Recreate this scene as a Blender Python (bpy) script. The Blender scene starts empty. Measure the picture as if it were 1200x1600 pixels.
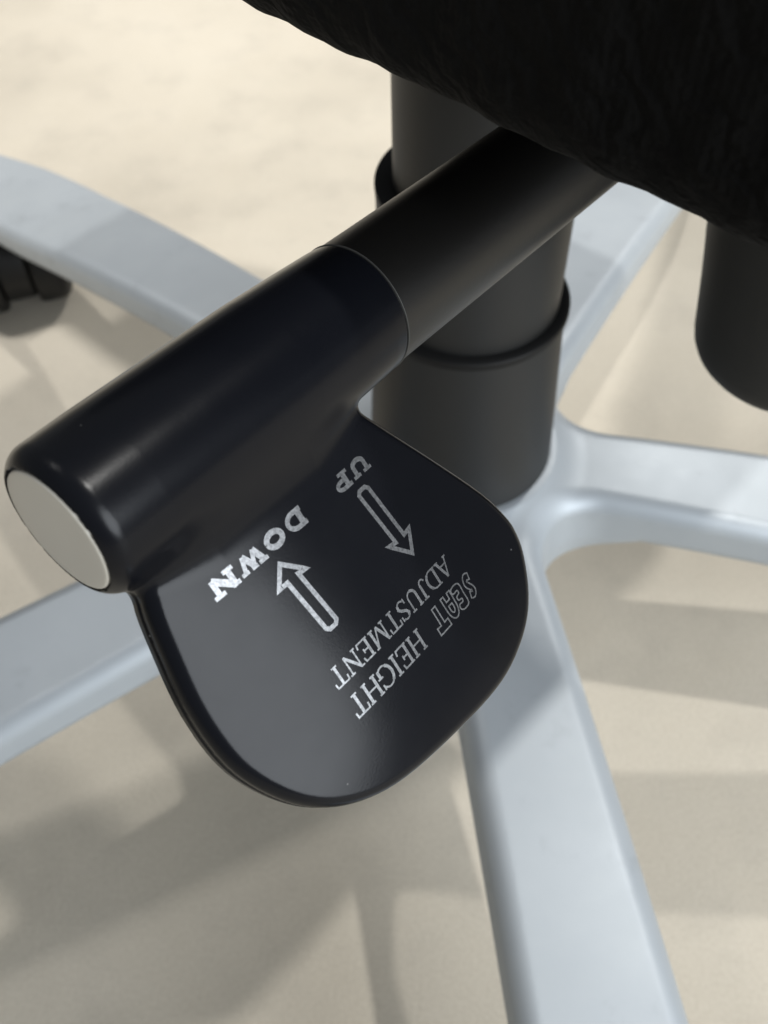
import bpy, bmesh, math, random
import numpy as np
from mathutils import Vector, Matrix
random.seed(4)
SC = bpy.context.scene
COL = SC.collection

# ------------------------------------------------------------------ camera, world, lamps, exposure
cam = bpy.data.cameras.new('camera'); cam_o = bpy.data.objects.new('camera', cam); COL.objects.link(cam_o)
rx = Vector((0.99541917, 0.09295007, -0.02238214)); ux = Vector((-0.06142704, 0.80117320, 0.59527155)); fx = Vector((-0.07326250, 0.59116985, -0.80321281))
cam_o.matrix_world = Matrix(((rx.x, ux.x, -fx.x, 0.0), (rx.y, ux.y, -fx.y, -0.22940277), (rx.z, ux.z, -fx.z, 0.38736042), (0, 0, 0, 1)))
cam.sensor_fit = 'VERTICAL'; cam.sensor_height = 36; cam.lens = 34.4016
cam.clip_start = 0.005; cam.clip_end = 100
cam.dof.use_dof = True; cam.dof.focus_distance = 0.142; cam.dof.aperture_fstop = 28
SC.camera = cam_o
SC.view_settings.view_transform = 'Standard'; SC.view_settings.look = 'None'
SC.view_settings.exposure = 0.10; SC.view_settings.gamma = 1
W = bpy.data.worlds.new('World'); SC.world = W; W.use_nodes = True
W.node_tree.nodes['Background'].inputs[0].default_value = (0.92, 0.96, 1.0, 1)
W.node_tree.nodes['Background'].inputs[1].default_value = 0.19 

def lamp(az, el, dist, power, size, col, kind='AREA', aim=(0, 0, 0), cone=50, blend=1.0):
    l = bpy.data.lights.new('ceiling_or_fill_lamp', kind); l.energy = power; l.color = col
    if kind == 'AREA': l.shape = 'DISK'; l.size = size
    else: l.shadow_soft_size = size / 2; l.spot_size = math.radians(cone); l.spot_blend = blend
    o = bpy.data.objects.new('ceiling_or_fill_lamp', l); COL.objects.link(o)
    a, e = math.radians(az), math.radians(el)
    d = Vector((math.cos(a) * math.cos(e), math.sin(a) * math.cos(e), math.sin(e)))
    o.location = d * dist
    o.rotation_euler = (o.location - Vector(aim)).to_track_quat('Z', 'Y').to_euler()
    return o
LAMPS = [  # azimuth, elevation, distance, power, size, colour
    (2, 70, 2.5, 22, 0.07, (1.0, 0.98, 0.94)),
    (60.5, 45.7, 3.0, 28, 0.08, (1.0, 0.98, 0.94)),
    (-38, 26, 2.6, 66, 1.7, (0.90, 0.95, 1.0)),  # soft fill added for the paddle sheen and near floor, not a ceiling fixture
]
for L in LAMPS: lamp(*L)
lamp(165, 60, 2.6, 225, 0.5, (1.0, 0.98, 0.95), 'SPOT', (-.32, .62, 0), 41, 1.0)  # spot added to brighten the far floor, no known fixture there

# ------------------------------------------------------------------ helpers
def mat(name, col, rough=0.5, metal=0.0, spec=0.5):
    m = bpy.data.materials.new(name); m.use_nodes = True
    b = m.node_tree.nodes['Principled BSDF']
    b.inputs['Base Color'].default_value = (*col, 1); b.inputs['Roughness'].default_value = rough
    b.inputs['Metallic'].default_value = metal; b.inputs['Specular IOR Level'].default_value = spec
    return m, m.node_tree, b
def node(nt, kind, **kw):
    n = nt.nodes.new(kind)
    for k, v in kw.items(): setattr(n, k, v)
    return n
def noise(nt, co, scale, detail=4, rough=.55):
    n = node(nt, 'ShaderNodeTexNoise'); n.inputs['Scale'].default_value = scale
    n.inputs['Detail'].default_value = detail; n.inputs['Roughness'].default_value = rough
    nt.links.new(co, n.inputs['Vector']); return n.outputs['Fac']
def ramp(nt, fac, stops):
    r = node(nt, 'ShaderNodeValToRGB'); nt.links.new(fac, r.inputs[0])
    e = r.color_ramp.elements
    while len(e) < len(stops): e.new(.5)
    for q, (p, c) in zip(e, stops): q.position = p; q.color = (*c, 1) if len(c) == 3 else c
    return r.outputs[0]
def bump(nt, b, h, strength, dist):
    n = node(nt, 'ShaderNodeBump'); n.inputs['Strength'].default_value = strength; n.inputs['Distance'].default_value = dist
    nt.links.new(h, n.inputs['Height']); nt.links.new(n.outputs[0], b.inputs['Normal'])
def objco(nt): return node(nt, 'ShaderNodeTexCoord').outputs['Object']

def mesh_obj(name, verts, faces, m, parent=None, smooth=True, normals=None):
    me = bpy.data.meshes.new(name)
    me.from_pydata([tuple(map(float, v)) for v in verts], [], [tuple(map(int, f)) for f in faces])
    me.update()
    if smooth: me.polygons.foreach_set('use_smooth', [True] * len(me.polygons))
    if normals is not None: me.normals_split_custom_set_from_vertices([tuple(map(float, n)) for n in normals])
    me.materials.append(m)
    o = bpy.data.objects.new(name, me); COL.objects.link(o)
    if parent: o.parent = parent
    return o
def lathe(profile, n=96, origin=(0, 0, 0), axes=((1, 0, 0), (0, 1, 0), (0, 0, 1)), close=False):
    """profile: (radius, height) pairs swept about the third axis."""
    A = [np.array(a, float) for a in axes]; o = np.array(origin, float)
    V = []; F = []
    for r, h in profile:
        for i in range(n):
            t = 2 * math.pi * i / n
            V.append(o + A[0] * r * math.cos(t) + A[1] * r * math.sin(t) + A[2] * h)
    k = len(profile)
    for j in range(k - 1 if not close else k):
        j2 = (j + 1) % k
        for i in range(n):
            F.append((j * n + i, j * n + (i + 1) % n, j2 * n + (i + 1) % n, j2 * n + i))
    if not close:
        F.append(tuple(range(n))[::-1]); F.append(tuple((k - 1) * n + i for i in range(n)))
    return V, F
def round_profile(pts, rad, seg=5):
    """rounds the inner corners of an (r,h) polyline; rad may be a list"""
    out = [pts[0]]
    for i in range(1, len(pts) - 1):
        p0, p1, p2 = (np.array(pts[j], float) for j in (i - 1, i, i + 1))
        r = rad[i] if isinstance(rad, (list, tuple)) else rad
        a, b = p0 - p1, p2 - p1; la, lb = np.linalg.norm(a), np.linalg.norm(b)
        t = min(r, la * .49, lb * .49)
        if t < 1e-6: out.append(tuple(p1)); continue
        q0, q2 = p1 + a / la * t, p1 + b / lb * t
        for s in range(seg + 1):
            u = s / seg; out.append(tuple((1 - u) ** 2 * q0 + 2 * u * (1 - u) * p1 + u * u * q2))
    out.append(pts[-1]); return out
def sharp(o, deg=35):
    bm = bmesh.new(); bm.from_mesh(o.data)
    for e in bm.edges:
        if len(e.link_faces) == 2 and e.calc_face_angle(0) > math.radians(deg): e.smooth = False
    bm.to_mesh(o.data); bm.free()

def surface_nets(fn, lo, hi, h, refine=0):
    """iso-surface of a signed distance function, vertices pulled onto the surface"""
    ax = [np.arange(lo[i], hi[i] + h, h) for i in range(3)]
    X, Y, Z = np.meshgrid(*ax, indexing='ij')
    S = fn(X, Y, Z).astype(np.float32); del X, Y, Z
    n = S.shape; neg = S < 0
    cells = tuple(k - 1 for k in n)
    cnt = np.zeros(cells, np.int8)
    for dx in (0, 1):
        for dy in (0, 1):
            for dz in (0, 1):
                cnt += neg[dx:n[0] - 1 + dx, dy:n[1] - 1 + dy, dz:n[2] - 1 + dz]
    act = (cnt > 0) & (cnt < 8)
    idx = -np.ones(cells, np.int64); ijk = np.argwhere(act); idx[act] = np.arange(len(ijk))
    acc = np.zeros((len(ijk), 3)); num = np.zeros(len(ijk))
    corners = [(a, b, c) for a in (0, 1) for b in (0, 1) for c in (0, 1)]
    for a in corners:
        for d in range(3):
            if a[d]: continue
            b = list(a); b[d] = 1
            sa = S[tuple((ijk + a).T)]; sb = S[tuple((ijk + b).T)]
            m = (sa < 0) != (sb < 0); t = np.where(m, sa / np.where(m, sa - sb, 1), 0)
            p = np.tile(np.array(a, float), (len(ijk), 1)); p[:, d] += t
            acc[m] += p[m]; num[m] += 1
    V = (ijk + acc / num[:, None]) * h + np.array(lo)
    Q = []
    for d in range(3):
        e1, e2 = (d + 1) % 3, (d + 2) % 3
        sl0 = [slice(1, -1)] * 3; sl1 = [slice(1, -1)] * 3
        sl0[d] = slice(0, n[d] - 1); sl1[d] = slice(1, n[d])
        a = neg[tuple(sl0)]; b = neg[tuple(sl1)]
        for flip, msk in ((False, a & ~b), (True, ~a & b)):
            w = np.argwhere(msk)
            if not len(w): continue
            base = w.copy(); base[:, e1] += 1; base[:, e2] += 1
            def cell(o1, o2):
                c = base.copy(); c[:, e1] -= o1; c[:, e2] -= o2; return idx[tuple(c.T)]
            q = np.stack([cell(1, 1), cell(0, 1), cell(0, 0), cell(1, 0)], 1)
            Q.append(q[:, ::-1] if flip else q)
    Q = np.concatenate(Q); Q = Q[(Q >= 0).all(1)]
    e = h * .25
    def grad(P):
        g = np.stack([fn(*(P + e * np.eye(3)[k]).T) - fn(*(P - e * np.eye(3)[k]).T) for k in range(3)], 1) / (2 * e)
        return g
    def settle(V, n):
        for _ in range(n):
            g = grad(V); s = fn(*V.T)
            V = V - np.clip(s / np.maximum((g * g).sum(1), .05), -h * .6, h * .6)[:, None] * g
        return V
    V = settle(V, 3)
    for _ in range(refine):
        E = np.sort(np.concatenate([Q[:, [i, (i + 1) % 4]] for i in range(4)]), 1)
        U, inv = np.unique(E[:, 0] * len(V) + E[:, 1], return_inverse=True); inv = inv.reshape(4, -1) + len(V)
        a, b = U // len(V), U % len(V)
        fc = len(V) + len(U) + np.arange(len(Q))
        V = np.concatenate([V, (V[a] + V[b]) / 2, V[Q].mean(1)])
        Q = np.concatenate([np.stack([Q[:, i], inv[i], fc, inv[i - 1]], 1) for i in range(4)])
        V = settle(V, 2)
    g = grad(V); N = g / np.maximum(np.linalg.norm(g, axis=1), 1e-9)[:, None]
    return V, Q, N
def smin(a, b, k):
    h = np.clip(.5 + .5 * (b - a) / k, 0, 1); return b + (a - b) * h - k * h * (1 - h)
def smax(a, b, k): return -smin(-a, -b, k)
def poly_sdf(X, Y, pts):
    pts = np.array(pts, float); d = np.full(X.shape, 1e9); ins = np.zeros(X.shape, bool)
    for i in range(len(pts)):
        a, b = pts[i], pts[(i + 1) % len(pts)]
        ex, ey = b - a; wx, wy = X - a[0], Y - a[1]
        t = np.clip((wx * ex + wy * ey) / (ex * ex + ey * ey), 0, 1)
        d = np.minimum(d, (wx - ex * t) ** 2 + (wy - ey * t) ** 2)
        c = (a[1] > Y) != (b[1] > Y)
        with np.errstate(divide='ignore', invalid='ignore'):
            ins ^= c & (X < (b[0] - a[0]) * (Y - a[1]) / (b[1] - a[1] if b[1] != a[1] else 1e-12) + a[0])
    return np.where(ins, -1, 1) * np.sqrt(d)
def spline(pts, n=6, closed=True):
    P = [np.array(p, float) for p in pts]; out = []; m = len(P)
    for i in range(m if closed else m - 1):
        p0, p1, p2, p3 = (P[(i + k) % m] if closed else P[min(max(i + k, 0), m - 1)] for k in (-1, 0, 1, 2))
        for s in range(n):
            t = s / n
            out.append(.5 * (2 * p1 + (p2 - p0) * t + (2 * p0 - 5 * p1 + 4 * p2 - p3) * t * t + (3 * p1 - p0 - 3 * p2 + p3) * t ** 3))
    if not closed: out.append(P[-1])
    return out

# ------------------------------------------------------------------ materials
m_floor, nt, b = mat('worn_beige_concrete', (.5, .45, .36), .55, 0, .3)
co = objco(nt)
n1 = noise(nt, co, 5.0, 5, .55); n2 = noise(nt, co, 26, 5, .6); n3 = noise(nt, co, 620, 4, .7)
c1 = ramp(nt, n1, [(.30, (.455, .415, .345)), (.50, (.545, .498, .415)), (.70, (.595, .546, .46))])
c2 = ramp(nt, n2, [(.30, (.74, .74, .75)), (.50, (1, 1, 1)), (.75, (1.0, .99, .97))])
mx = node(nt, 'ShaderNodeMix', data_type='RGBA', blend_type='MULTIPLY'); mx.inputs[0].default_value = .34
nt.links.new(c1, mx.inputs[6]); nt.links.new(c2, mx.inputs[7])
mg = node(nt, 'ShaderNodeMix', data_type='RGBA', blend_type='MULTIPLY'); mg.inputs[0].default_value = 1
nt.links.new(mx.outputs[2], mg.inputs[6]); nt.links.new(ramp(nt, n3, [(.30, (.88, .87, .86)), (.62, (1.0, 1.0, 1.0))]), mg.inputs[7])
nt.links.new(mg.outputs[2], b.inputs['Base Color'])
bump(nt, b, n3, .35, .0012)

m_base, nt, b = mat('silver_painted_aluminium', (.42, .455, .485), .42, .30, .45)
co = objco(nt); n1 = noise(nt, co, 900, 2, .5); bump(nt, b, n1, .05, .0003)
n2 = noise(nt, co, 14, 4, .6); r = ramp(nt, n2, [(.3, (.44, .44, .44)), (.7, (.56, .56, .56))]); nt.links.new(r, b.inputs['Roughness'])
n3 = noise(nt, co, 55, 6, .7); nt.links.new(ramp(nt, n3, [(.28, (.37, .40, .425)), (.42, (.42, .455, .485)), (.80, (.44, .475, .50))]), b.inputs['Base Color'])

m_tube, nt, b = mat('dark_grey_column_plastic', (.017, .0175, .0175), .50, 0, .4)
co = objco(nt); n1 = noise(nt, co, 700, 3, .6); bump(nt, b, n1, .10, .0004)
m_rim, nt, b = mat('black_rim_plastic', (.006, .006, .006), .6, 0, .3)
co = objco(nt); bump(nt, b, noise(nt, co, 600, 2), .1, .0003)

m_handle, nt, b = mat('black_lever_plastic', (.0045, .0050, .0070), .34, 0, .17)
co = objco(nt)
n1 = noise(nt, co, 2600, 3, .6); bump(nt, b, n1, .045, .0002)
n2 = noise(nt, co, 60, 5, .6); r = ramp(nt, n2, [(.3, (.20, .20, .20)), (.7, (.27, .27, .27))]); nt.links.new(r, b.inputs['Roughness'])
vo = node(nt, 'ShaderNodeTexVoronoi'); vo.inputs['Scale'].default_value = 330; nt.links.new(co, vo.inputs['Vector'])
sp = ramp(nt, vo.outputs['Distance'], [(.03, (1, 1, 1)), (.06, (0, 0, 0))])
sc_ = node(nt, 'ShaderNodeSeparateColor'); nt.links.new(vo.outputs['Color'], sc_.inputs[0])
th = ramp(nt, sc_.outputs[0], [(.88, (0, 0, 0)), (.90, (1, 1, 1))])
mu = node(nt, 'ShaderNodeMath', operation='MULTIPLY'); nt.links.new(sp, mu.inputs[0]); nt.links.new(th, mu.inputs[1])
mx = node(nt, 'ShaderNodeMix', data_type='RGBA'); nt.links.new(mu.outputs[0], mx.inputs[0])
mx.inputs[6].default_value = (.0045, .0050, .0070, 1); mx.inputs[7].default_value = (.10, .10, .10, 1)
nt.links.new(mx.outputs[2], b.inputs['Base Color'])

m_shaft, nt, b = mat('black_shaft_plastic', (.006, .0056, .0052), .40, 0, .5)
co = objco(nt); bump(nt, b, noise(nt, co, 900, 3), .06, .0003)
m_cap, nt, b = mat('greige_cap_plastic', (.64, .61, .54), .45, 0, .4)
co = objco(nt); bump(nt, b, noise(nt, co, 1200, 2), .04, .0002)
m_ink, nt, b = mat('silver_print_ink', (.52, .53, .54), .38, 1.0, .5)
co = objco(nt); n1 = noise(nt, co, 2500, 3, .6)
r = ramp(nt, n1, [(.3, (.12, .123, .127)), (.62, (.25, .253, .26))]); nt.links.new(r, b.inputs['Base Color'])
m_fabric, nt, b = mat('black_woven_fabric', (.007, .0068, .0066), .9, 0, .15)
co = objco(nt)
mp = node(nt, 'ShaderNodeMapping'); mp.inputs['Rotation'].default_value = (0, 0, .5); nt.links.new(co, mp.inputs[0])
w1 = node(nt, 'ShaderNodeTexWave', bands_direction='DIAGONAL'); w1.inputs['Scale'].default_value = 75; w1.inputs['Distortion'].default_value = 9; w1.inputs['Detail'].default_value = 3; w1.inputs['Detail Scale'].default_value = 2.5
nt.links.new(mp.outputs[0], w1.inputs['Vector'])
w2 = node(nt, 'ShaderNodeTexWave', bands_direction='X'); w2.inputs['Scale'].default_value = 260; nt.links.new(co, w2.inputs['Vector'])
ad = node(nt, 'ShaderNodeMath', operation='MULTIPLY_ADD'); nt.links.new(w2.outputs['Fac'], ad.inputs[0]); ad.inputs[1].default_value = .12; nt.links.new(w1.outputs['Fac'], ad.inputs[2])
bump(nt, b, ad.outputs[0], .35, .0012)
r = ramp(nt, w1.outputs['Fac'], [(.2, (.0042, .0042, .0042)), (.8, (.0052, .0051, .0050))]); nt.links.new(r, b.inputs['Base Color'])
m_black, nt, b = mat('black_moulded_plastic', (.007, .007, .007), .5, 0, .3)
co = objco(nt); bump(nt, b, noise(nt, co, 500, 3), .12, .0004)
m_knob, nt, b = mat('charcoal_knob_plastic', (.017, .0172, .0162), .6, 0, .35)
co = objco(nt); bump(nt, b, noise(nt, co, 700, 3), .12, .0004)

# ------------------------------------------------------------------ floor
s = 6.0; nn = 2
fl = mesh_obj('floor', [(-s, -s, 0), (s, -s, 0), (s, s, 0), (-s, s, 0)], [(0, 1, 2, 3)], m_floor, smooth=False)
fl['kind'] = 'structure'

# ------------------------------------------------------------------ office chair
chair = bpy.data.objects.new('office_chair', None); COL.objects.link(chair); chair.empty_display_size = .1
chair['label'] = 'black office swivel chair on silver five-legged base, seat height lever in front'
chair['category'] = 'office chair'

# --- star base: one casting, split into hub and five legs that keep shared edges and normals
PHI0 = math.radians(-3.315); ZT, C1, C2, W0, K = .1196, .0317, .3937, .0153, .0388
REND = .385
def base_fn(X, Y, Z):
    R = np.sqrt(X * X + Y * Y)
    d2 = R - .041
    for k in range(5):
        a = PHI0 + k * 2 * math.pi / 5; c, s_ = math.cos(a), math.sin(a)
        u = X * c + Y * s_; t = -X * s_ + Y * c
        w = W0 + K * np.clip(u, 0, .33)
        taper = np.clip((u - .27) / .11, 0, 1); w = w - .008 * taper ** 2
        d = np.abs(t) - w
        e = u - REND
        rr = .018; q0 = np.maximum(d + rr, 0); q1 = np.maximum(e + rr, 0)
        d = np.minimum(np.maximum(d, e), np.sqrt(q0 * q0 + q1 * q1) - rr)
        d = np.maximum(d, -u)
        d2 = smin(d2, d, .016)
    Ri = np.minimum(R, .27)
    zt = ZT - C1 * Ri - C2 * Ri * Ri - .2 * (R - Ri) + .0035 * np.clip((.046 - R) / .012, 0, 1) ** 2
    th = .021 - .018 * np.clip(R, 0, .33) + .022 * np.clip((.07 - R) / .05, 0, 1)
    # underside is flared out a little, as a cast channel is
    dz = zt - Z
    flare = .0022 * np.clip(dz / .018, 0, 1)
    rad = .0062
    a = d2 - flare + rad; bz = np.abs(Z - (zt - th / 2)) - th / 2 + rad
    d = np.minimum(np.maximum(a, bz), 0) + np.sqrt(np.maximum(a, 0) ** 2 + np.maximum(bz, 0) ** 2) - rad
    # a shallow dished top
    return d
V, Q, N = surface_nets(base_fn, (-.404, -.404, .024), (.404, .404, .130), .0024, 1)
cen = V[Q].mean(1); Rc = np.hypot(cen[:, 0], cen[:, 1]); Ac = (np.arctan2(cen[:, 1], cen[:, 0]) - PHI0) / (2 * math.pi / 5)
sect = np.round(Ac).astype(int) % 5
lab = np.where(Rc < .062, -1, sect)
def sub(name, msk, m, parent):
    q = Q[msk]; ids = np.unique(q); mp_ = -np.ones(len(V), int); mp_[ids] = np.arange(len(ids))
    return mesh_obj(name, V[ids], mp_[q], m, parent, normals=N[ids])
hub = sub('star_base', lab == -1, m_base, chair)
legs = [sub('leg', lab == k, m_base, hub) for k in range(5)]

# --- casters under the leg tips
def caster(px, py, ztip, swivel):
    """twin wheel caster; swivel = direction the wheels trail in"""
    c, s_ = math.cos(swivel), math.sin(swivel); f = (c, s_, 0); l = (-s_, c, 0)
    hc = (px + c * .030, py + s_ * .030, .0265)
    pr = round_profile([(.0001, .047), (.013, .047), (.013, .052), (.0085, .056), (.0085, ztip + .004), (.0001, ztip + .004)], .0015, 3)
    cs = mesh_obj('caster', *lathe(pr, 32, (px, py, 0)), m_black, chair)
    # hood: half disc between and over the wheels
    pr = round_profile([(.0001, -.008), (.0245, -.008), (.0245, .008), (.0001, .008)], .002, 3)
    h = mesh_obj('hood', *lathe(pr, 40, (hc[0], hc[1], hc[2] + .0035), (f, (0, 0, 1), tuple(-q for q in l))), m_black, cs)
    for sd in (-1, 1):
        o = (hc[0] + l[0] * sd * .0185, hc[1] + l[1] * sd * .0185, hc[2])
        pr = round_profile([(.0001, -.0095), (.0262, -.0095), (.0265, .006), (.020, .0105), (.012, .0085), (.0001, .0085)], .003, 4)
        mesh_obj('wheel', *lathe(pr, 48, o, (f, (0, 0, 1), tuple(-sd * q if False else sd * q for q in l))), m_black, cs)
for k in range(5):
    a = PHI0 + k * 2 * math.pi / 5; r = .356
    z = ZT - C1 * .27 - C2 * .0729 - .2 * (r - .27) - .015
    caster(math.cos(a) * r, math.sin(a) * r, z, a + [.4, 1.4, 2.7, 1.1, 2.0][k])

# --- gas column with telescopic cover
pr = round_profile([(.0001, .17), (.0226, .17), (.0226, .305), (.0001, .305)], .0008)
colm = mesh_obj('gas_column', *lathe(pr, 128), m_tube, chair)
def shell(name, pts, rad, m, parent):
    o = mesh_obj(name, *lathe(round_profile(pts, rad, 4), 128, close=False), m, parent); sharp(o, 40); return o
shell('middle_sleeve', [(.0001, .150), (.0268, .150), (.0274, .2278), (.0268, .2278), (.0001, .2278)], .0004, m_tube, colm)
shell('sleeve_rim', [(.0235, .2272), (.0276, .2272), (.0276, .2292), (.0235, .2298)], .0005, m_rim, colm)
shell('outer_sleeve', [(.0001, .100), (.0325, .100), (.0322, .1146), (.0316, .128), (.0290, .1868), (.0285, .1868), (.0001, .1868)], .0006, m_tube, colm)
shell('sleeve_rim', [(.0281, .1864), (.0303, .1864), (.0303, .1890), (.0284, .1898)], .0006, m_rim, colm)

# --- mechanism under the seat (mostly hidden)
def rbox(name, lo, hi, rad, m, parent, rotz=0, origin=(0, 0, 0)):
    bm = bmesh.new(); bmesh.ops.create_cube(bm, size=1)
    for v in bm.verts: v.co = Vector([lo[i] if v.co[i] < 0 else hi[i] for i in range(3)])
    bmesh.ops.bevel(bm, geom=bm.edges[:] , offset=rad, segments=4, profile=.5, affect='EDGES')
    bmesh.ops.rotate(bm, verts=bm.verts, cent=(0, 0, 0), matrix=Matrix.Rotation(rotz, 3, 'Z'))
    bmesh.ops.translate(bm, verts=bm.verts, vec=origin)
    me = bpy.data.meshes.new(name); bm.to_mesh(me); bm.free()
    me.polygons.foreach_set('use_smooth', [True] * len(me.polygons)); me.materials.append(m)
    o = bpy.data.objects.new(name, me); COL.objects.link(o); o.parent = parent; return o
YAW = math.radians(-37.53)
rbox('seat_mechanism', (-.11, .058, .280), (.0, .20, .316), .006, m_black, chair, YAW, (-.0098, -.1043, 0))

# --- seat cushion: rounded slab, near side edge runs across the picture
SEAT_OUT = 0.0
def seat_fn(X, Y, Z):
    r = .026
    x = np.abs(X + .052) - .134 + r; y = np.abs(Y - .127) - .134 + r
    d2 = np.minimum(np.maximum(x, y), 0) + np.sqrt(np.maximum(x, 0) ** 2 + np.maximum(y, 0) ** 2) - r
    d2 = d2 + .00025 * np.sin(X * 160 + .5) + .0002 * np.sin(X * 410 + Z * 90) + .0002 * np.sin(X * 733 - Z * 300)
    rad = .012; a = d2 + rad; bz = np.abs(Z - .343) - .028 + rad
    return np.minimum(np.maximum(a, bz), 0) + np.sqrt(np.maximum(a, 0) ** 2 + np.maximum(bz, 0) ** 2) - rad
V, Q, N = surface_nets(seat_fn, (-.20, -.02, .305), (.10, .31, .38), .0025)
seat = mesh_obj('seat', V, Q, m_fabric, chair, normals=N)
seat.rotation_euler = (0, 0, YAW); seat.location = (-.0098, -.1043, 0)
# --- round knob that hangs under the seat
pr = round_profile([(.0001, .195), (.0245, .195), (.0275, .220), (.034, .262), (.037, .316), (.0001, .316)], [0, .009, .01, .01, .002, 0], 6)
mesh_obj('tension_knob', *lathe(pr, 96, (.0862, -.0285, 0)), m_knob, chair)

# ------------------------------------------------------------------ seat height lever
# local millimetres: u along the lever (0 at its outer end), v down the paddle, h out of the paddle's face
LO = np.array((-.04616966, -.16801322, .29568442))
LU = np.array((.54189067, .83568990, -.08931340)); LV = np.array((.54643612, -.43106852, -.71804422)); LN = -np.cross(LU, LV)
def lw(P): P = np.asarray(P, float) * .001; return LO + P[:, :1] * LU + P[:, 1:2] * LV + P[:, 2:] * LN
pr = [(10.0, 40), (10.0, 40.001), (10.0, 135), (.001, 135)]
Vs, Fs = lathe([(.001, 40)] + pr[1:], 96, (0, 0, 0), ((0, 1, 0), (0, 0, 1), (1, 0, 0)))
lever = mesh_obj('height_lever', lw(Vs), Fs, m_shaft, chair); sharp(lever)

OUT = spline([(42.6, 5), (42.9, 9.6), (45.0, 14.2), (50.1, 23.7), (55.0, 33.3), (57.0, 39.1), (57.3, 42.4), (56.4, 46.2), (53.3, 51.7), (49.3, 55.3), (43.3, 57.8), (36.8, 58.4), (27.6, 57.6), (18.1, 56.2), (12.4, 54.3), (7.9, 51.5), (4.5, 47.9), (2.0, 43.3), (.4, 38.2), (0, 33.1), (.5, 26.8), (2.0, 19.6), (3.4, 14.2), (5.6, 9)], 4, False) + [np.array((8., 0.)), np.array((42.6, 0.))]
def top_h(u, v):
    a = (u - 29) / 29; c = (v - 30) / 30
    return 4.0 - 3.5 * np.abs(np.clip(-a, 0, 2)) ** 2.2 - .9 * np.clip(a, 0, 2) ** 3 - 1.9 * np.clip(c, 0, 2) ** 2.6
def handle_fn(U, Vv, H):
    # sleeve: slightly waisted tube with a rounded outer end and a shallow socket for the cap
    R = np.sqrt(Vv * Vv + H * H)
    rs = np.interp(U, [0, 10, 36, 46, 52, 54.5, 60], [10.5, 10.7, 10.75, 10.5, 10.3, 10.15, 10.05])
    a = R - rs; bu = np.abs(U - 27.25) - 27.25
    rad = np.where(U < 20, 3.2, .5)
    q0, q1 = np.maximum(a + rad, 0), np.maximum(bu + rad, 0)
    d = np.minimum(np.maximum(a + rad, bu + rad), 0) + np.sqrt(q0 * q0 + q1 * q1) - rad
    # paddle
    sh = U.shape
    d2 = poly_sdf(U, Vv, OUT)
    ht = top_h(U, Vv)
    def slab(d2, top, th, rad):
        a = d2 + rad; bz = np.abs(H - (top - th / 2)) - th / 2 + rad
        return np.minimum(np.maximum(a, bz), 0) + np.sqrt(np.maximum(a, 0) ** 2 + np.maximum(bz, 0) ** 2) - rad
    p1 = slab(d2 - .35, ht, 3.9, 1.8)
    p2 = slab(d2 - .55, ht - 2.5, 2.0, .5)
    p = smin(p1, p2, .15)
    d = smin(d, p, np.interp(U, [5, 14, 32, 42], [3.0, 6.0, 6.0, 2.2]))
    # socket
    soc = np.maximum(R - 8.75, U - .9)
    d = smax(d, -soc, .25)
    return d
V, Q, N = surface_nets(handle_fn, (-1, -12.5, -13), (60, 61, 13), .5, 1)
Nw = N[:, :1] * LU + N[:, 1:2] * LV + N[:, 2:] * LN
if np.dot(np.cross(LU, LV), LN) < 0: Q = Q[:, ::-1]
handle = mesh_obj('handle', lw(V), Q, m_handle, lever, normals=Nw)
pr = round_profile([(.001, 3), (8.5, 3), (8.5, .35), (7.0, .25), (.001, .15)], [0, 0, .35, 1, 0], 4)
Vs, Fs = lathe(pr, 96, (0, 0, 0), ((0, 1, 0), (0, 0, -1), (1, 0, 0)))
capo = mesh_obj('end_cap', lw(Vs), Fs, m_cap, lever); sharp(capo, 50)
capo['label'] = 'round greige plastic disc'

# thin ring in lighter grey: edge highlight painted round the grip's inner end
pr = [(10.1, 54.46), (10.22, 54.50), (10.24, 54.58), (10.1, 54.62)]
m_edge = mat('edge_highlight_plastic', (.05, .05, .047), .45)[0]
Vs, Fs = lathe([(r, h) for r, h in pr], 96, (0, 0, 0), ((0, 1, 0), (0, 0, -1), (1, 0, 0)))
mesh_obj('grip_edge_highlight', lw(Vs), Fs, m_edge, lever)
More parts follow.
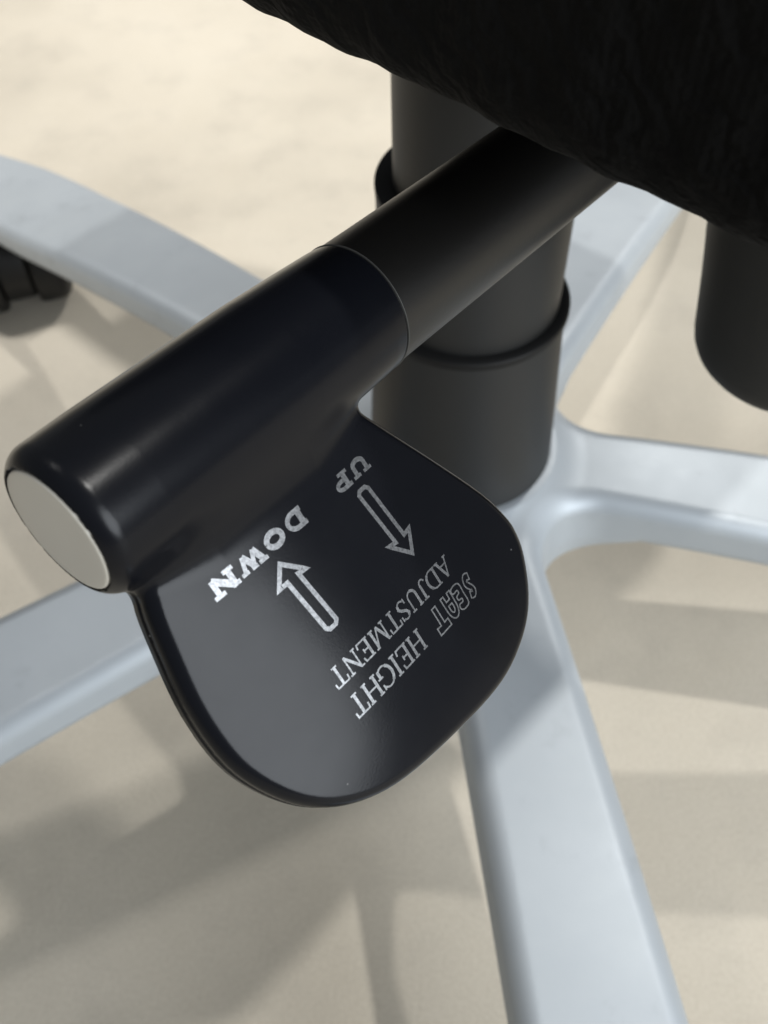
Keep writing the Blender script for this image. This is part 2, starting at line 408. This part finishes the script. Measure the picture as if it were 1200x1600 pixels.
# --- print on the paddle: strokes laid on the curved surface
def surf(P):
    P = np.asarray(P, float); h = np.full(len(P), 4.0)
    for _ in range(14): h -= handle_fn(P[:, 0], P[:, 1], h) * .95
    return h
class Ink:
    def __init__(s): s.q = []; s.k = 0
    def stroke(s, pts, w, closed=False):
        pts = [np.array(p, float) for p in pts]
        P = []
        m = len(pts)
        for i in range(m if closed else m - 1):
            a, b = pts[i], pts[(i + 1) % m]; n = max(1, int(np.linalg.norm(b - a) / .5))
            P += [a + (b - a) * j / n for j in range(n)]
        if not closed: P.append(pts[-1])
        n = len(P); L = []; Rr = []
        for i in range(n):
            p0 = P[(i - 1) % n] if (closed or i) else P[i]; p2 = P[(i + 1) % n] if (closed or i < n - 1) else P[i]
            d1 = P[i] - p0; d2 = p2 - P[i]
            l1, l2 = np.linalg.norm(d1), np.linalg.norm(d2)
            d1 = d1 / l1 if l1 > 1e-9 else d2 / l2; d2 = d2 / l2 if l2 > 1e-9 else d1
            n1 = np.array((-d1[1], d1[0])); n2 = np.array((-d2[1], d2[0])); nm = n1 + n2
            nm /= max(np.linalg.norm(nm), 1e-6); nm = nm / max(nm @ n1, .45)
            L.append(P[i] + nm * w / 2); Rr.append(P[i] - nm * w / 2)
        for i in range(n if closed else n - 1):
            j = (i + 1) % n; s.q.append((s.k, (L[i], L[j], Rr[j], Rr[i])))
        s.k += 1
    def build(s, name, label=None):
        V = []; F = []
        for k, q in s.q:
            b = len(V); V += [(p[0], p[1], k) for p in q]; F.append((b, b + 1, b + 2, b + 3))
        A = np.array(V); h = surf(A[:, :2]) + .035 + .0012 * A[:, 2]
        o = mesh_obj(name, lw(np.stack([A[:, 0], A[:, 1], h], 1)), F, m_ink, lever, smooth=True)
        bm = bmesh.new(); bm.from_mesh(o.data)
        for f in bm.faces:
            if f.normal.dot(Vector(LN)) < 0: f.normal_flip()
        bm.to_mesh(o.data); bm.free()
        if label: o['label'] = label
        return o
def arc(cx, cy, rx_, ry_, a0, a1, n=14):
    return [(cx + rx_ * math.cos(math.radians(a0 + (a1 - a0) * i / n)), cy + ry_ * math.sin(math.radians(a0 + (a1 - a0) * i / n))) for i in range(n + 1)]
T, S_ = 'T', 'S'   # thick and thin strokes
def ser(x, y, w=.26): return ('S', [(x - w / 2, y), (x + w / 2, y)])
GL = {  # letters in a unit-high cell: width, strokes
 'H': (.86, [(T, [(.16, 0), (.16, 1)]), (T, [(.70, 0), (.70, 1)]), (S_, [(.16, .5), (.70, .5)]), ser(.16, .03), ser(.16, .97), ser(.70, .03), ser(.70, .97)]),
 'E': (.76, [(T, [(.18, 0), (.18, 1)]), (S_, [(.06, .03), (.66, .03), (.70, .26)]), (S_, [(.06, .97), (.62, .97), (.66, .76)]), (S_, [(.18, .51), (.48, .51)]), (S_, [(.48, .40), (.48, .63)])]),
 'I': (.40, [(T, [(.20, 0), (.20, 1)]), ser(.20, .03, .3), ser(.20, .97, .3)]),
 'G': (.86, [(T, arc(.47, .5, .38, .48, 130, 240)), (S_, arc(.47, .5, .38, .48, 40, 130)), (S_, arc(.47, .5, .38, .48, 240, 318)), (S_, [(.77, .98), (.77, .72)]), (T, [(.72, .06), (.72, .40)]), ser(.72, .42, .28)]),
 'T': (.78, [(T, [(.39, 0), (.39, 1)]), (S_, [(.05, .72), (.07, .97), (.71, .97), (.73, .72)]), ser(.39, .03, .3)]),
 'A': (.84, [(S_, [(.12, .02), (.42, 1.0)]), (T, [(.42, 1.0), (.72, .02)]), (S_, [(.23, .34), (.62, .34)]), ser(.12, .03, .22), ser(.72, .03, .26)]),
 'D': (.84, [(T, [(.17, 0), (.17, 1)]), (S_, [(.05, .03), (.40, .03)] + arc(.40, .5, .36, .47, -90, -55, 5)), (T, arc(.40, .5, .36, .47, -55, 55)), (S_, arc(.40, .5, .36, .47, 55, 90, 5) + [(.05, .97)])]),
 'J': (.56, [(T, [(.36, .97), (.36, .22)]), (S_, [(.36, .22)] + arc(.20, .20, .16, .18, 0, -170, 9)), ser(.36, .97, .32)]),
 'U': (.86, [(T, [(.18, .97), (.18, .34)] + arc(.43, .32, .25, .30, 180, 270, 7)), (S_, arc(.43, .32, .25, .30, 270, 360, 7) + [(.68, .97)]), ser(.18, .97), ser(.68, .97)]),
 'S': (.66, [(S_, [(.57, .72), (.55, .97)]), (S_, arc(.32, .74, .22, .23, 40, 130, 7)), (T, [(.17, .90), (.11, .76), (.20, .60), (.42, .46), (.54, .32), (.50, .12)]), (S_, arc(.32, .26, .22, .23, -30, -140, 7)), (S_, [(.08, .28), (.09, .02)])]),
 'M': (1.06, [(S_, [(.18, 0), (.18, .98)]), (T, [(.18, .98), (.52, .05)]), (S_, [(.52, .05), (.86, .98)]), (T, [(.86, .98), (.86, 0)]), ser(.18, .03, .24), ser(.86, .03, .28), ser(.14, .97, .2), ser(.90, .97, .2)]),
 'N': (.88, [(S_, [(.17, 0), (.17, .98)]), (T, [(.15, .97), (.71, .03)]), (S_, [(.71, 0), (.71, .98)]), ser(.17, .03, .24), ser(.10, .97, .2), ser(.71, .97, .26)]),
}
def write(name, text, u0, u1, v0, cap, thick, thin, slant=0.0, label=None):
    """letters run towards -u, their tops towards +v"""
    tot = sum(GL[c][0] if c != ' ' else .5 for c in text); sx = (u0 - u1) / tot
    ink = Ink(); x = 0
    for c in text:
        if c == ' ': x += .5; continue
        w, st = GL[c]
        for k, pts in st:
            ink.stroke([(u0 - (x + px) * sx - slant * py, v0 + py * cap) for px, py in pts], thick if k == 'T' else thin)
        x += w
    return ink.build(name, label)
write('lettering', 'HEIGHT', 31.6, 16.4, 40.4, 3.3, .46, .27, label='word HEIGHT in silver serif capitals')
write('lettering', 'ADJUSTMENT', 42.3, 16.3, 35.5, 2.95, .42, .25, label='word ADJUSTMENT in silver serif capitals')
# SEAT, in hollow outline letters
ink = Ink(); lw_ = .23
def hollow(pts, x0, sx, v0=40.1, cap=3.95, closed=True): ink.stroke([(44.2 - (x0 + p[0]) * sx, v0 + p[1] * cap) for p in pts], lw_, closed)
sk = spline([(.60, .80), (.42, .86), (.24, .74), (.36, .54), (.52, .34), (.36, .13), (.10, .18)], 4, False)
def offset(sk, w):
    L = []; R = []
    for i, p in enumerate(sk):
        a = sk[max(i - 1, 0)]; b_ = sk[min(i + 1, len(sk) - 1)]; d = (b_ - a) / np.linalg.norm(b_ - a); n = np.array((-d[1], d[0]))
        L.append(p + n * w); R.append(p - n * w)
    return L + R[::-1]
hollow(offset(sk, .135), 0, 2.7)
hollow(spline([(.10, .10), (.10, .50), (.12, .95), (.50, 1.02), (.74, .92), (.70, .74), (.42, .74), (.38, .62), (.60, .58), (.60, .42), (.38, .38), (.40, .24), (.72, .24), (.74, .06), (.40, 0)], 3), .78, 2.9)
hollow([(.06, 0)] + arc(.46, .58, .38, .44, 180, 0, 12) + [(.86, 0), (.62, 0), (.60, .26), (.32, .26), (.30, 0)], 1.62, 2.75)
hollow(arc(.46, .58, .15, .2, 180, 0, 8) + [(.60, .44), (.32, .44)], 1.62, 2.75)
hollow([(.04, 1.04), (.98, 1.04), (.98, .74), (.66, .76), (.66, .02), (.36, .02), (.36, .76), (.04, .74)], 2.66, 2.7)
ink.build('lettering', 'word SEAT in hollow outline capitals')
# DOWN and UP in heavy slab letters
BOLD = {
 'D': (1.0, [([(.22, .05), (.22, .95)], .34), ([(.05, .10), (.45, .10)] + arc(.45, .5, .35, .40, -90, 90) + [(.05, .90)], .26)]),
 'O': (1.0, [(arc(.5, .5, .33, .36, 0, 360, 20), .30)]),
 'W': (1.25, [([(.20, .92), (.40, .12)], .32), ([(.40, .12), (.62, .80)], .22), ([(.62, .80), (.86, .12)], .32), ([(.86, .12), (1.04, .92)], .22), ([(.04, .90), (.42, .90)], .2), ([(.50, .90), (.76, .90)], .2), ([(.90, .90), (1.2, .90)], .2)]),
 'N': (1.2, [([(.26, .05), (.26, .95)], .30), ([(.24, .92), (.92, .08)], .36), ([(.92, .05), (.92, .95)], .28), ([(.04, .1), (.46, .1)], .22), ([(.06, .9), (.40, .9)], .22), ([(.70, .9), (1.14, .9)], .22)]),
 'U': (1.0, [([(.24, .92), (.24, .38)] + arc(.5, .36, .26, .26, 180, 360, 10) + [(.76, .92)], .28), ([(.05, .91), (.44, .91)], .2), ([(.60, .91), (.95, .91)], .2)]),
 'P': (.95, [([(.28, .05), (.28, .95)], .32), ([(.08, .90), (.50, .90)] + arc(.50, .68, .24, .22, 90, -90, 9) + [(.28, .46)], .24), ([(.06, .09), (.52, .09)], .2)]),
}
def bold(text, u0, u1, v0, v1, cap0, cap1, label):
    tot = sum(BOLD[c][0] for c in text); sx = (u0 - u1) / tot; ink = Ink(); x = 0
    for c in text:
        f = x / tot; cap = cap0 + (cap1 - cap0) * f; vb = v0 + (v1 - v0) * f
        for pts, w in BOLD[c][1]:
            ink.stroke([(u0 - (x + px) * sx, vb + py * cap) for px, py in pts], w * cap * 1.02)
        x += BOLD[c][0]
    return ink.build('lettering', label)
bold('DOWN', 26.8, 9.9, 15.5, 15.8, 2.6, 2.7, 'word DOWN in heavy slab capitals')
bold('UP', 40.0, 32.4, 15.8, 15.9, 2.4, 2.5, 'word UP in heavy slab capitals')
def arrow(tip, wl, wr, shl, shr, tl, tr, w, label):
    """hollow arrow outline: tip, wings, shoulders, tail corners"""
    ink = Ink(); tm = ((tl[0] + tr[0]) / 2, (tl[1] + tr[1]) / 2); dv = np.sign(tl[1] - tip[1])
    ink.stroke([tip, wl, shl, tl] + [(tl[0] + (tr[0] - tl[0]) * .22, tl[1] + dv * .45), (tl[0] + (tr[0] - tl[0]) * .78, tl[1] + dv * .45)] + [tr, shr, wr], w, True)
    return ink.build('arrow', label)
arrow((19.7, 19.9), (22.4, 22.7), (17.6, 22.5), (21.1, 22.5), (19.1, 22.5), (21.9, 30.8), (19.9, 30.8), .66, 'hollow arrow under the word DOWN')
arrow((37.7, 31.8), (39.5, 28.7), (34.9, 28.6), (38.2, 28.9), (36.3, 28.9), (37.4, 20.2), (35.4, 20.2), .62, 'hollow arrow under the word UP')
